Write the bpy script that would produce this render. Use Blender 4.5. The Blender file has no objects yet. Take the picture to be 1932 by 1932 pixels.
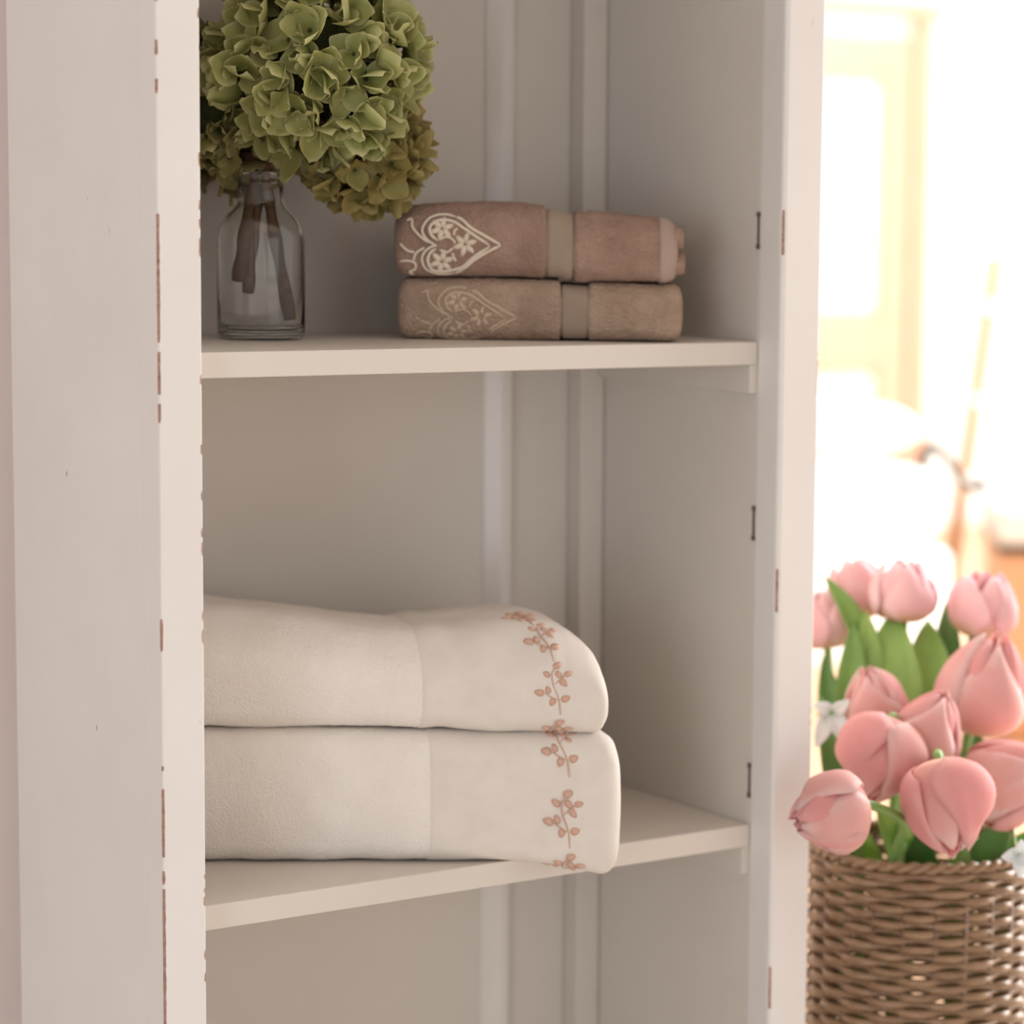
import bpy, math, random
import numpy as np
from mathutils import Vector, Matrix, noise

random.seed(7)
rng = np.random.default_rng(7)
scene = bpy.context.scene
COL = scene.collection

# ------------------------------------------------------------------ camera
CAM = np.array([-0.6406, -1.4366, 0.869])
YAW, PITCH, ROLL, FPX = 0.5629, -0.1072, 0.0062, 4626.72
FWD = np.array([math.sin(YAW)*math.cos(PITCH), math.cos(YAW)*math.cos(PITCH), math.sin(PITCH)])
_r = np.array([math.cos(YAW), -math.sin(YAW), 0.0]); _u = np.cross(_r, FWD)
RIGHT = math.cos(ROLL)*_r + math.sin(ROLL)*_u
UP = -math.sin(ROLL)*_r + math.cos(ROLL)*_u
cam_data = bpy.data.cameras.new('camera'); cam = bpy.data.objects.new('camera', cam_data); COL.objects.link(cam)
cam_data.sensor_width = 36.0; cam_data.lens = FPX/1932*36.0; cam_data.clip_start = 0.05; cam_data.clip_end = 60
cam.matrix_world = Matrix(((RIGHT[0], UP[0], -FWD[0], CAM[0]), (RIGHT[1], UP[1], -FWD[1], CAM[1]),
                           (RIGHT[2], UP[2], -FWD[2], CAM[2]), (0, 0, 0, 1)))
cam_data.dof.use_dof = True; cam_data.dof.focus_distance = 1.66; cam_data.dof.aperture_fstop = 3.9
scene.camera = cam

# ------------------------------------------------------------------ world, lights, exposure
world = bpy.data.worlds.new('sky'); scene.world = world; world.use_nodes = True
bg = world.node_tree.nodes['Background']
bg.inputs[0].default_value = (1.0, 0.975, 0.955, 1); bg.inputs[1].default_value = 0.76
def area(name, loc, target, sx, sy, power, color):
    l = bpy.data.lights.new(name, 'AREA'); l.shape = 'RECTANGLE'; l.size = sx; l.size_y = sy; l.energy = power; l.color = color
    o = bpy.data.objects.new(name, l); COL.objects.link(o); o.location = loc
    o.rotation_euler = (Vector(target)-Vector(loc)).to_track_quat('-Z', 'Y').to_euler()
    return o
area('room_window_daylight', (-2.1, -1.7, 0.66), (0.3, 0.2, 0.66), 0.9, 1.2, 16, (0.80, 0.90, 1.0))
area('front_window_daylight', (0.6, -3.4, 1.0), (0.3, 0.1, 0.75), 1.8, 1.6, 8, (1.0, 0.95, 0.91))
area('sunroom_window_daylight', (5.6, -0.6, 1.6), (3.2, 3.2, 0.6), 3.0, 2.4, 400, (1.0, 0.97, 0.92))
area('tulip_fill_light', (2.30, 0.18, 1.15), (0.70, 0.06, 0.50), 0.8, 1.2, 48, (0.93, 0.97, 1.0))  # fill lamp added at the right to brighten tulips and basket
area('sunroom_skylight', (3.2, 2.2, 3.2), (3.0, 2.6, 0.0), 3.0, 3.0, 190, (1.0, 0.98, 0.95))
vs = scene.view_settings
vs.view_transform = 'Standard'; vs.look = 'None'; vs.gamma = 1.0; vs.exposure = -0.36; vs.use_curve_mapping = False

# ------------------------------------------------------------------ helpers
def at(px, py, depth):
    return CAM + (FWD + RIGHT*(px-966)/FPX - UP*(py-966)/FPX)*depth
def on_y(px, py, Y):
    d = FWD + RIGHT*(px-966)/FPX - UP*(py-966)/FPX
    return CAM + d*((Y-CAM[1])/d[1])
def camdir(r, u, t):
    v = RIGHT*r + UP*u - FWD*t
    return v/np.linalg.norm(v)
def lin(r, g, b):
    f = lambda c: (c/255/12.92 if c/255 <= .04045 else ((c/255+.055)/1.055)**2.4)
    return (f(r), f(g), f(b), 1.0)
def mesh_obj(name, V, F, mat, parent=None, smooth=True, uv=None, mat_idx=None):
    me = bpy.data.meshes.new(name); me.from_pydata([tuple(map(float, v)) for v in V], [], [tuple(map(int, f)) for f in F])
    for m in (mat if isinstance(mat, (list, tuple)) else [mat]): me.materials.append(m)
    if smooth: me.polygons.foreach_set('use_smooth', [True]*len(me.polygons))
    if mat_idx is not None: me.polygons.foreach_set('material_index', mat_idx)
    if uv is not None:
        L = me.uv_layers.new(name='UVMap'); vi = np.zeros(len(me.loops), int); me.loops.foreach_get('vertex_index', vi)
        L.data.foreach_set('uv', np.asarray(uv, float)[vi].ravel())
    me.update()
    o = bpy.data.objects.new(name, me); COL.objects.link(o); o.parent = parent
    return o
def tag(o, label=None, cat=None, group=None, kind=None):
    if label: o['label'] = label
    if cat: o['category'] = cat
    if group: o['group'] = group
    if kind: o['kind'] = kind
    return o
def thing(name, loc, label, cat, group=None):
    o = bpy.data.objects.new(name, None); COL.objects.link(o); o.location = tuple(loc); o.empty_display_size = .02
    bpy.context.view_layer.update()
    return tag(o, label, cat, group)
def rel(o, V):      # world verts -> local of an unrotated thing
    return np.asarray(V, float) - np.array(o.location)
def box(x0, x1, y0, y1, z0, z1):
    V = [(x, y, z) for z in (z0, z1) for y in (y0, y1) for x in (x0, x1)]
    F = [(0, 2, 3, 1), (4, 5, 7, 6), (0, 1, 5, 4), (2, 6, 7, 3), (0, 4, 6, 2), (1, 3, 7, 5)]
    return V, F
def box_obj(name, b, mat, parent=None, bevel=0.0):
    V, F = box(*b)
    if parent is not None: V = rel(parent, V)
    o = mesh_obj(name, V, F, mat, parent, smooth=False)
    if bevel:
        m = o.modifiers.new('bevel', 'BEVEL'); m.width = bevel; m.segments = 2; m.limit_method = 'ANGLE'
    return o
def prism(poly, zfun_lo, zfun_hi):
    n = len(poly)
    V = [(x, y, zfun_lo(x, y)) for x, y in poly] + [(x, y, zfun_hi(x, y)) for x, y in poly]
    F = [tuple(range(n))[::-1], tuple(range(n, 2*n))] + [(i, (i+1) % n, n+(i+1) % n, n+i) for i in range(n)]
    return V, F
def tube(pts, rad, n=8, flat=None, cap=True):
    pts = np.asarray(pts, float); m = len(pts)
    rad = np.broadcast_to(np.asarray(rad, float), (m,))
    T = np.gradient(pts, axis=0); T /= np.linalg.norm(T, axis=1)[:, None]+1e-12
    ref = np.array([0, 0, 1.0]) if abs(T[0][2]) < .9 else np.array([1.0, 0, 0])
    N = np.cross(T[0], ref); N /= np.linalg.norm(N)
    V = []; 
    for i in range(m):
        N = N - T[i]*np.dot(N, T[i]); N /= np.linalg.norm(N)+1e-12
        B = np.cross(T[i], N)
        for k in range(n):
            a = 2*math.pi*k/n
            V.append(pts[i]+rad[i]*(math.cos(a)*N+math.sin(a)*B))
    F = [(i*n+k, i*n+(k+1) % n, (i+1)*n+(k+1) % n, (i+1)*n+k) for i in range(m-1) for k in range(n)]
    if cap: F += [tuple(range(n))[::-1], tuple(range((m-1)*n, m*n))]
    return V, F
def spline(pts, n):
    p = np.asarray(pts, float); p = np.vstack([2*p[0]-p[1], p, 2*p[-1]-p[-2]]); out = []
    segs = len(p)-3
    for t in np.linspace(0, segs-1e-6, n):
        i = int(t); u = t-i; a, b, c, d = p[i:i+4]
        out.append(.5*((2*b)+(-a+c)*u+(2*a-5*b+4*c-d)*u*u+(-a+3*b-3*c+d)*u**3))
    return np.array(out)
def join(parts):
    V = []; F = []
    for v, f in parts:
        o = len(V); V += list(v); F += [tuple(i+o for i in q) for q in f]
    return V, F
def lathe(prof, n=48):
    V = []; F = []; m = len(prof)
    for k in range(n):
        a = 2*math.pi*k/n
        V += [(r*math.cos(a), r*math.sin(a), z) for r, z in prof]
    for k in range(n):
        for i in range(m-1):
            a, b = k*m+i, ((k+1) % n)*m+i
            F.append((a, b, b+1, a+1))
    return V, F

# ------------------------------------------------------------------ materials
def new_mat(name):
    m = bpy.data.materials.new(name); m.use_nodes = True; nt = m.node_tree
    return m, nt, nt.nodes['Principled BSDF']
def nd(nt, typ, **kw):
    n = nt.nodes.new(typ)
    for k, v in kw.items():
        if k in ('operation', 'blend_type', 'data_type', 'interpolation_type', 'noise_dimensions', 'feature', 'bands_direction', 'wave_type', 'attribute_name'): setattr(n, k, v)
        else: n.inputs[k].default_value = v
    return n
def ramp(nt, fac, stops):
    r = nt.nodes.new('ShaderNodeValToRGB'); e = r.color_ramp.elements
    while len(e) < len(stops): e.new(.5)
    for el, (p, c) in zip(e, stops): el.position = p; el.color = c
    nt.links.new(fac, r.inputs[0]); return r
def bump(nt, bs, height, strength, dist=.001):
    b = nd(nt, 'ShaderNodeBump', Strength=strength, Distance=dist); nt.links.new(height, b.inputs['Height']); nt.links.new(b.outputs[0], bs.inputs['Normal'])
def objco(nt): return nt.nodes.new('ShaderNodeTexCoord').outputs['Object']
def noisy(nt, scale, detail=3, rough=.55, vec=None):
    n = nd(nt, 'ShaderNodeTexNoise', Scale=scale, Detail=detail, Roughness=rough)
    nt.links.new(vec if vec is not None else objco(nt), n.inputs['Vector']); return n

def paint_mat(name, base, base2, rough=.42, chips=True):
    m, nt, bs = new_mat(name)
    n = noisy(nt, 7, 4)
    r = ramp(nt, n.outputs[0], [(.3, base), (.7, base2)])
    out = r.outputs[0]
    if chips:
        mp = nd(nt, 'ShaderNodeMapping'); mp.inputs['Scale'].default_value = (1, 1, .45); nt.links.new(objco(nt), mp.inputs[0])
        c = noisy(nt, 85, 2, .5, mp.outputs[0]); cr = ramp(nt, c.outputs[0], [(.765, (0, 0, 0, 1)), (.80, (1, 1, 1, 1))])
        mx = nd(nt, 'ShaderNodeMixRGB'); mx.inputs[2].default_value = lin(150, 128, 118)
        nt.links.new(cr.outputs[0], mx.inputs[0]); nt.links.new(out, mx.inputs[1]); out = mx.outputs[0]
    nt.links.new(out, bs.inputs['Base Color']); bs.inputs['Roughness'].default_value = rough
    b = noisy(nt, 120, 4); bump(nt, bs, b.outputs[0], .08, .001)
    return m
M = {}
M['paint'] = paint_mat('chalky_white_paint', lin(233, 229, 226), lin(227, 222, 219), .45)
M['paint_in_shade'] = paint_mat('white_paint_shaded', lin(219, 211, 203), lin(214, 206, 198), .40, chips=False)  # same white paint made darker: interior shade put into the colour
M['batten'] = paint_mat('glossy_batten_paint', lin(228, 222, 217), lin(225, 218, 213), .22, chips=False)
m, nt, bs = new_mat('bare_worn_wood'); n = noisy(nt, 260, 3)
r = ramp(nt, n.outputs[0], [(.3, lin(142, 100, 88)), (.7, lin(188, 152, 138))]); nt.links.new(r.outputs[0], bs.inputs['Base Color']); bs.inputs['Roughness'].default_value = .7
M['wear'] = m
m, nt, bs = new_mat('rusted_metal'); bs.inputs['Base Color'].default_value = lin(96, 82, 76); bs.inputs['Roughness'].default_value = .6; M['slot'] = m

def terry(name, a, b, sc=1.0, bs_=.42):
    m, nt, bs = new_mat(name)
    n = noisy(nt, 38, 4, .6); r = ramp(nt, n.outputs[0], [(.3, a), (.7, b)])
    nt.links.new(r.outputs[0], bs.inputs['Base Color']); bs.inputs['Roughness'].default_value = .95
    bs.inputs['Specular IOR Level'].default_value = .1
    bs.inputs['Sheen Weight'].default_value = .06; bs.inputs['Sheen Roughness'].default_value = .5
    v = nd(nt, 'ShaderNodeTexVoronoi', Scale=620*sc); nt.links.new(objco(nt), v.inputs['Vector'])
    n2 = noisy(nt, 260*sc, 3); ad = nd(nt, 'ShaderNodeMath', operation='ADD'); nt.links.new(v.outputs['Distance'], ad.inputs[0]); nt.links.new(n2.outputs[0], ad.inputs[1])
    bump(nt, bs, ad.outputs[0], bs_, .0014)
    return m
M['terry_brown'] = terry('mocha_terry', lin(146, 118, 103), lin(170, 142, 127), .8, .85)
M['terry_tan'] = terry('tan_terry', lin(156, 132, 114), lin(180, 156, 138), .8, .85)
M['terry_white'] = terry('white_terry', lin(236, 228, 220), lin(241, 234, 227), 1.1)
def weave(name, a, b, s1=900):
    m, nt, bs = new_mat(name)
    n = noisy(nt, 60, 3); r = ramp(nt, n.outputs[0], [(.3, a), (.7, b)]); nt.links.new(r.outputs[0], bs.inputs['Base Color'])
    bs.inputs['Roughness'].default_value = .8; bs.inputs['Sheen Weight'].default_value = .1
    w = nd(nt, 'ShaderNodeTexWave', Scale=s1); w.inputs['Distortion'].default_value = .6; nt.links.new(objco(nt), w.inputs['Vector'])
    bump(nt, bs, w.outputs[1], .25, .0006); return m
M['band_brown'] = weave('woven_band_tan', lin(150, 131, 115), lin(158, 139, 122))
M['hem_brown'] = weave('woven_hem_pinkish', lin(164, 142, 130), lin(172, 150, 138))
M['linen_white'] = weave('white_linen_band', lin(225, 216, 208), lin(231, 223, 215), 1400)
def thread(name, c, rough=.55):
    m, nt, bs = new_mat(name); n = noisy(nt, 700, 2)
    r = ramp(nt, n.outputs[0], [(.3, tuple(x*.88 for x in c[:3])+(1,)), (.7, c)]); nt.links.new(r.outputs[0], bs.inputs['Base Color'])
    bs.inputs['Roughness'].default_value = rough; bump(nt, bs, n.outputs[0], .5, .0005); return m
M['thread_cream'] = thread('cream_embroidery_thread', lin(228, 212, 192))
M['thread_faded'] = thread('faded_embroidery_thread', lin(205, 182, 158))
M['thread_rose'] = thread('rose_brown_embroidery_thread', lin(212, 172, 152))

m, nt, bs = new_mat('clear_bottle_glass'); bs.inputs['Base Color'].default_value = (.975, .985, .98, 1); bs.inputs['Roughness'].default_value = .01
bs.inputs['Transmission Weight'].default_value = 1.0; bs.inputs['IOR'].default_value = 1.48; M['glass'] = m

def petal_mat(name, base, mid, edge, var, trans=.25):
    """colour along the petal (uv.v) and towards the rim (uv.u), varied from flower to flower"""
    m, nt, bs = new_mat(name)
    uv = nt.nodes.new('ShaderNodeUVMap'); sep = nt.nodes.new('ShaderNodeSeparateXYZ'); nt.links.new(uv.outputs[0], sep.inputs[0])
    r = ramp(nt, sep.outputs[1], [(.02, base), (.30, mid), (.80, mid), (1.0, edge)])
    r2 = ramp(nt, sep.outputs[0], [(.45, (0, 0, 0, 1)), (1.0, (.8, .8, .8, 1))])
    mx = nd(nt, 'ShaderNodeMixRGB'); mx.inputs[2].default_value = edge
    nt.links.new(r2.outputs[0], mx.inputs[0]); nt.links.new(r.outputs[0], mx.inputs[1])
    oi = nt.nodes.new('ShaderNodeObjectInfo'); n = noisy(nt, 90, 3)
    md = nd(nt, 'ShaderNodeMath', operation='MULTIPLY'); md.inputs[1].default_value = .65; nt.links.new(oi.outputs['Random'], md.inputs[0])
    md2 = nd(nt, 'ShaderNodeMath', operation='MULTIPLY'); md2.inputs[1].default_value = .45; nt.links.new(n.outputs[0], md2.inputs[0])
    ad = nd(nt, 'ShaderNodeMath', operation='ADD'); nt.links.new(md.outputs[0], ad.inputs[0]); nt.links.new(md2.outputs[0], ad.inputs[1])
    mx2 = nd(nt, 'ShaderNodeMixRGB', blend_type='MIX'); mx2.inputs[2].default_value = var
    sm = nd(nt, 'ShaderNodeMath', operation='MULTIPLY'); sm.inputs[1].default_value = .75; nt.links.new(ad.outputs[0], sm.inputs[0])
    nt.links.new(sm.outputs[0], mx2.inputs[0]); nt.links.new(mx.outputs[0], mx2.inputs[1])
    nt.links.new(mx2.outputs[0], bs.inputs['Base Color']); bs.inputs['Roughness'].default_value = .6; bs.inputs['Specular IOR Level'].default_value = .25
    tr = nt.nodes.new('ShaderNodeBsdfTranslucent'); nt.links.new(mx2.outputs[0], tr.inputs[0])
    ms = nt.nodes.new('ShaderNodeMixShader'); ms.inputs[0].default_value = trans
    nt.links.new(bs.outputs[0], ms.inputs[1]); nt.links.new(tr.outputs[0], ms.inputs[2])
    nt.links.new(ms.outputs[0], nt.nodes['Material Output'].inputs[0])
    return m
M['hyd_green'] = petal_mat('green_hydrangea_petal', lin(122, 134, 62), lin(160, 167, 98), lin(220, 216, 168), lin(178, 174, 116))
M['hyd_olive'] = petal_mat('olive_hydrangea_petal', lin(124, 122, 64), lin(152, 148, 88), lin(182, 168, 116), lin(162, 140, 86))
M['hyd_left'] = petal_mat('dusky_hydrangea_petal', lin(112, 118, 60), lin(150, 150, 92), lin(188, 180, 132), lin(148, 130, 88))
M['tulip'] = petal_mat('pink_tulip_petal', lin(252, 222, 200), lin(253, 214, 208), lin(255, 244, 240), lin(245, 160, 160), .42)
M['tulip_inner'] = petal_mat('rose_tulip_inner_petal', lin(250, 196, 190), lin(250, 188, 184), lin(254, 224, 218), lin(250, 180, 178), .45)
M['tulip_pale'] = petal_mat('pale_tulip_petal', lin(222, 200, 120), lin(253, 222, 222), lin(255, 240, 241), lin(253, 196, 202), .40)
M['white_petal'] = petal_mat('white_blossom_petal', lin(214, 224, 206), lin(244, 246, 242), lin(252, 252, 252), lin(238, 243, 245), .3)
def leaf_mat(name, a, b, trans=.3):
    m, nt, bs = new_mat(name); n = noisy(nt, 30, 3); oi = nt.nodes.new('ShaderNodeObjectInfo')
    ad = nd(nt, 'ShaderNodeMath', operation='MULTIPLY_ADD'); ad.inputs[1].default_value = .6; nt.links.new(oi.outputs['Random'], ad.inputs[0]); 
    h = nd(nt, 'ShaderNodeMath', operation='MULTIPLY'); h.inputs[1].default_value = .5; nt.links.new(n.outputs[0], h.inputs[0]); nt.links.new(h.outputs[0], ad.inputs[2])
    r = ramp(nt, ad.outputs[0], [(.15, a), (.85, b)]); nt.links.new(r.outputs[0], bs.inputs['Base Color']); bs.inputs['Roughness'].default_value = .45
    tr = nt.nodes.new('ShaderNodeBsdfTranslucent'); nt.links.new(r.outputs[0], tr.inputs[0]); ms = nt.nodes.new('ShaderNodeMixShader'); ms.inputs[0].default_value = trans
    nt.links.new(bs.outputs[0], ms.inputs[1]); nt.links.new(tr.outputs[0], ms.inputs[2]); nt.links.new(ms.outputs[0], nt.nodes['Material Output'].inputs[0])
    return m
M['leaf'] = leaf_mat('tulip_leaf', lin(124, 166, 88), lin(182, 214, 118))
M['leaf_dark'] = leaf_mat('dark_tulip_leaf', lin(84, 128, 66), lin(136, 174, 106))
M['stem_green'] = leaf_mat('tulip_stem', lin(120, 158, 84), lin(150, 184, 106), .1)
def plain(name, a, b, scale=60, rough=.7, bmp=.2, stretch=None):
    m, nt, bs = new_mat(name); vec = objco(nt)
    if stretch:
        mp = nd(nt, 'ShaderNodeMapping'); mp.inputs['Scale'].default_value = stretch; nt.links.new(vec, mp.inputs[0]); vec = mp.outputs[0]
    n = noisy(nt, scale, 4, .6, vec); r = ramp(nt, n.outputs[0], [(.3, a), (.7, b)])
    nt.links.new(r.outputs[0], bs.inputs['Base Color']); bs.inputs['Roughness'].default_value = rough
    if bmp: bump(nt, bs, n.outputs[0], bmp, .001)
    return m
M['stem_brown'] = plain('dry_hydrangea_stem', lin(76, 52, 38), lin(108, 78, 56), 200, .75)
M['core'] = plain('hydrangea_core', lin(58, 62, 34), lin(80, 84, 46), 160, .9)
M['wicker'] = plain('brown_wicker', lin(128, 98, 72), lin(168, 136, 106), 45, .27, .25, (1, 1, 4))
M['wicker_dark'] = plain('dark_wicker_stake', lin(104, 78, 62), lin(132, 102, 80), 60, .45)
M['wall'] = plain('pinkish_white_plaster', lin(242, 228, 223), lin(239, 224, 219), 5, .8, .05)
M['sun_wall'] = plain('white_sunroom_plaster', lin(246, 244, 240), lin(242, 240, 236), 4, .8, .05)
M['floor'] = plain('terracotta_floor', lin(234, 192, 156), lin(222, 178, 142), 9, .55, .1)
M['floor_pale'] = plain('pale_oak_floor', lin(228, 218, 206), lin(218, 206, 192), 6, .55, .1, (1, 8, 1))
M['peach'] = plain('peach_pine', lin(236, 186, 146), lin(224, 170, 128), 14, .5, .05, (6, 6, .6))
M['honey'] = plain('honey_pine', lin(226, 182, 158), lin(218, 170, 144), 14, .45, .05, (6, 6, .6))
M['white_fab'] = plain('white_cotton_cover', lin(248, 247, 244), lin(244, 242, 238), 30, .85, .1)
M['iron'] = plain('dark_green_iron', lin(40, 50, 44), lin(56, 66, 60), 60, .5, .1)
M['bamboo'] = plain('bamboo_pole', lin(190, 128, 72), lin(176, 114, 60), 40, .4, .05, (1, 1, .3))

# ------------------------------------------------------------------ the setting
D_BACK = 0.2502
def struct(o): o['kind'] = 'structure'; return o
V, F = box(-4, 1.3, -5, .36, -.05, 0); struct(mesh_obj('floor', V, F, M['floor_pale'], None, False))
V, F = join([box(-4, 9, .36, 6, -.05, 0), box(1.3, 9, -5, .36, -.05, 0)]); struct(mesh_obj('floor_sunroom', V, F, M['floor'], None, False))
V, F = box(-3.5, 1.3, -5, .46, 2.5, 2.55); struct(mesh_obj('ceiling', V, F, M['sun_wall'], None, False))
V, F = box(-3.5, .60, .34, .46, 0, 2.5); struct(mesh_obj('wall_back', V, F, M['wall'], None, False))
V, F = box(0.5, 8.2, 4.42, 4.52, 0, 3.0); struct(mesh_obj('wall_sunroom', V, F, M['sun_wall'], None, False))
# window wall on the sunroom's right: posts and rails around the daylight opening
wr = struct(mesh_obj('wall_right', *join([box(6.9, 7.0, -2.2, 4.42, 0, .3), box(6.9, 7.0, -2.2, 4.42, 2.8, 3.0), box(6.9, 7.0, 4.2, 4.42, .3, 2.8), box(6.9, 7.0, 1.4, 1.6, .3, 2.8)]), M['sun_wall'], None, False))

# made-up frame set around the added fill light
V, F = join([box(2.36, 2.41, -.30, .66, .45, .52), box(2.36, 2.41, -.30, .66, 1.80, 1.87), box(2.36, 2.41, -.30, -.23, .52, 1.80), box(2.36, 2.41, .59, .66, .52, 1.80),
             box(2.36, 2.41, -.30, -.23, 0, .45), box(2.36, 2.41, .59, .66, 0, .45)])
struct(mesh_obj('fill_light_frame', V, F, M['sun_wall'], None, False))
# pine door in the sunroom
YD = 4.40
xr = on_y(1738, 500, YD)[0]; xl = xr - 0.98
ztop = on_y(1650, 8, YD)[2]
d = thing('door_1', ((xl+xr)/2, YD, 0), 'tall honey pine panelled door in the bright room beyond the cabinet', 'door'); d['kind'] = 'structure'
x_in = on_y(1655, 400, YD)[0]
zz = lambda py: on_y(1600, py, YD)[2]
box_obj('door_backing', (xl+.06, xr-.06, YD-.015, YD+.015, 0.0, ztop-.02), M['white_fab'], d)
for nm, b in (('jamb', (xr-.075, xr, YD-.05, YD+.01, 0, ztop)), ('jamb', (xl, xl+.075, YD-.05, YD+.01, 0, ztop)),
              ('head_moulding', (xl-.03, xr+.03, YD-.07, YD+.01, ztop-.035, ztop+.012)),
              ('stile', (x_in, xr-.085, YD-.035, YD-.012, .0, zz(62))), ('stile', (xl+.085, xl+.19, YD-.035, YD-.012, 0, zz(62))),
              ('rail', (xl+.19, x_in, YD-.035, YD-.012, zz(138), zz(64))),
              ('rail', (xl+.19, x_in, YD-.035, YD-.012, zz(690), zz(600))),
              ('rail', (xl+.19, x_in, YD-.035, YD-.012, .0, .22))):
    box_obj(nm, b, M['honey'], d, .006)
for z0, z1 in ((zz(596), zz(142)), (.24, zz(694))):
    a = .022
    V, F = join([box(xl+.19, x_in, YD-.026, YD-.012, z1-a, z1), box(xl+.19, x_in, YD-.026, YD-.012, z0, z0+a),
                 box(xl+.19, xl+.19+a, YD-.026, YD-.012, z0+a, z1-a), box(x_in-a, x_in, YD-.026, YD-.012, z0+a, z1-a)])
    mesh_obj('panel_moulding', rel(d, V), F, M['honey'], d, False)

# ------------------------------------------------------------------ linen cabinet
X1, X2, X3, T, D, DO, TH = .0301, .5012, .5377, .0273, D_BACK, .2608, .0171
H = 1.55
cab = thing('linen_cabinet', (0, 0, 0), 'tall white painted open linen cabinet with distressed worn edges and two shelves', 'cabinet')
def nz(z, seed, f=40): return noise.noise(Vector((z*f, seed*7.3, seed*1.7)))
def worn_post(name, x0, x1, y0, y1, z0, z1, wear, rounding=None, dz=.003):
    """vertical board whose four long edges are rubbed through to the wood; wear[k](z)->True where bare"""
    n = int((z1-z0)/dz); V = []; F = []; MI = []
    corners = [(x0, y0, 1, 1), (x1, y0, -1, 1), (x1, y1, -1, -1), (x0, y1, 1, -1)]
    ks = 4
    for i in range(n+1):
        z = z0+(z1-z0)*i/n
        for k, (cx, cy, sx, sy) in enumerate(corners):
            base = (rounding or [.0009]*4)[k]
            bare = wear[k](z)
            c = base+(.0004+.0009*abs(nz(z, k+3, 260)) if bare else .0003*abs(nz(z, k+9, 200)))
            # arc from one side to the other
            a0 = {0: math.pi, 1: 1.5*math.pi, 2: 0.0, 3: .5*math.pi}[k]
            for j in range(ks):
                a = a0+.5*math.pi*j/(ks-1)
                V.append((cx+sx*c+c*math.cos(a), cy+sy*c+c*math.sin(a), z))
    m_ = 4*ks
    for i in range(n):
        z = z0+(z1-z0)*(i+.5)/n
        for j in range(m_):
            F.append((i*m_+j, i*m_+(j+1) % m_, (i+1)*m_+(j+1) % m_, (i+1)*m_+j))
            k = j//ks; inside = (j % ks) < ks-1
            big_ = (rounding or [0]*4)[k] > .002
            MI.append(1 if inside and wear[k](z) and (not big_ or j % ks == 1) else 0)
    F += [tuple(range(m_))[::-1], tuple(range(n*m_, (n+1)*m_))]; MI += [0, 0]
    o = mesh_obj(name, rel(cab, V), F, [M['paint'], M['wear']], cab, False, mat_idx=MI)
    return o
no = lambda z: False
wl = lambda z: z < 1.04 and nz(z, 1, 16)+.55*nz(z, 2, 110) > (-.22 if z > .75 else -.05)-.15*(z < .5)
wr_ = lambda z: nz(z, 4, 30)+.7*nz(z, 5, 170) > (.52 if z > .45 else .18)
worn_post('stile', 0, X1, 0, T-.0010, 0, H, [wl, wr_, no, no])
patch = lambda z: (.866 < z < .897) or (.597 < z < .630) or (.290 < z < .323) or nz(z, 8, 25) > 2
worn_post('stile', X2, X3, 0, T, 0, H, [patch, lambda z: nz(z, 6, 20)+.5*nz(z, 7, 120) > .45, no, no], [.0035, .0012, .0009, .0009])
box_obj('side_panel', (.0006, .0185, T+.0004, DO, .0, H), M['paint'], cab, .0012)
box_obj('side_panel', (X2, X3-.002, T+.0003, DO, .0, H), M['paint_in_shade'], cab, .0006)
box_obj('back_panel', (.0190, X2-.0004, D+.0002, DO-.001, .06, H), M['paint_in_shade'], cab)
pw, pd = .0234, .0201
box_obj('corner_post', (X2-pw, X2-.0009, D-pd, D-.0007, .08, H-.02), M['paint_in_shade'], cab, .0012)
box_obj('corner_post', (.0194, .0194+pw, D-pd, D-.0007, .08, H-.02), M['paint_in_shade'], cab, .0012)
# half-round batten over the back boards' joint
bx0, bx1 = .3947, .4181
for z0, z1 in ((.08, .4095), (.4290, .785), (.8046, 1.1525), (1.1705, H-.02)):
    V = []; F = []; n = 12
    for z in (z0, z1):
        for k in range(n+1):
            f = k/n; V.append((bx0+(bx1-bx0)*f, D-float(np.interp(f, [0, .06, .50, .60, .90, .97, 1], [0, .0018, .0098, .0108, .0108, .0096, 0])), z))
    F = [(k, k+1, n+2+k, n+1+k) for k in range(n)] + [tuple(range(n+1))[::-1], tuple(range(n+1, 2*n+2))]
    mesh_obj('back_batten', rel(cab, V), F, M['batten'], cab, False)
def shelf(z, ti):
    poly = [(.0192, T), (X2-.0006, T), (X2-.0006, D-pd-.0008), (X2-pw-.0008, D-pd-.0008), (X2-pw-.0008, D-.0003),
            (.0194+pw+.0008, D-.0003), (.0194+pw+.0008, D-pd-.0008), (.0192, D-pd-.0008)]
    zf = lambda x, y: z+ti*(y-T)
    V, F = prism(poly, lambda x, y: zf(x, y)-TH, zf)
    o = mesh_obj('shelf', rel(cab, V), F, M['paint_in_shade'], cab, False)
    b = o.modifiers.new('bevel', 'BEVEL'); b.width = .0008; b.segments = 2; b.limit_method = 'ANGLE'
    for xa, xb in ((X2-.007, X2-.0003), (.0188, .0258)):
        V, F = prism([(xa, T+.001), (xb, T+.001), (xb, D-pd-.001), (xa, D-pd-.001)], lambda x, y: zf(x, y)-TH-.0215, lambda x, y: zf(x, y)-TH-.0002)
        mesh_obj('shelf_cleat', rel(cab, V), F, M['paint_in_shade'], cab, False)
TA, TB = .0154, -.0093
shelf(.80, TA); shelf(.43, TB); shelf(1.17, .0)  # topmost shelf is unseen, added to shade the upper compartment
zA = lambda y: .80+TA*(y-T)
zB = lambda y: .43+TB*(y-T)
box_obj('bottom_board', (.0190, X2-.0004, T, D, .06, .078), M['paint_in_shade'], cab, .001)
box_obj('top_board', (-.02, X3+.02, -.02, DO+.01, H+.0003, H+.025), M['paint'], cab, .003)
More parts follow.
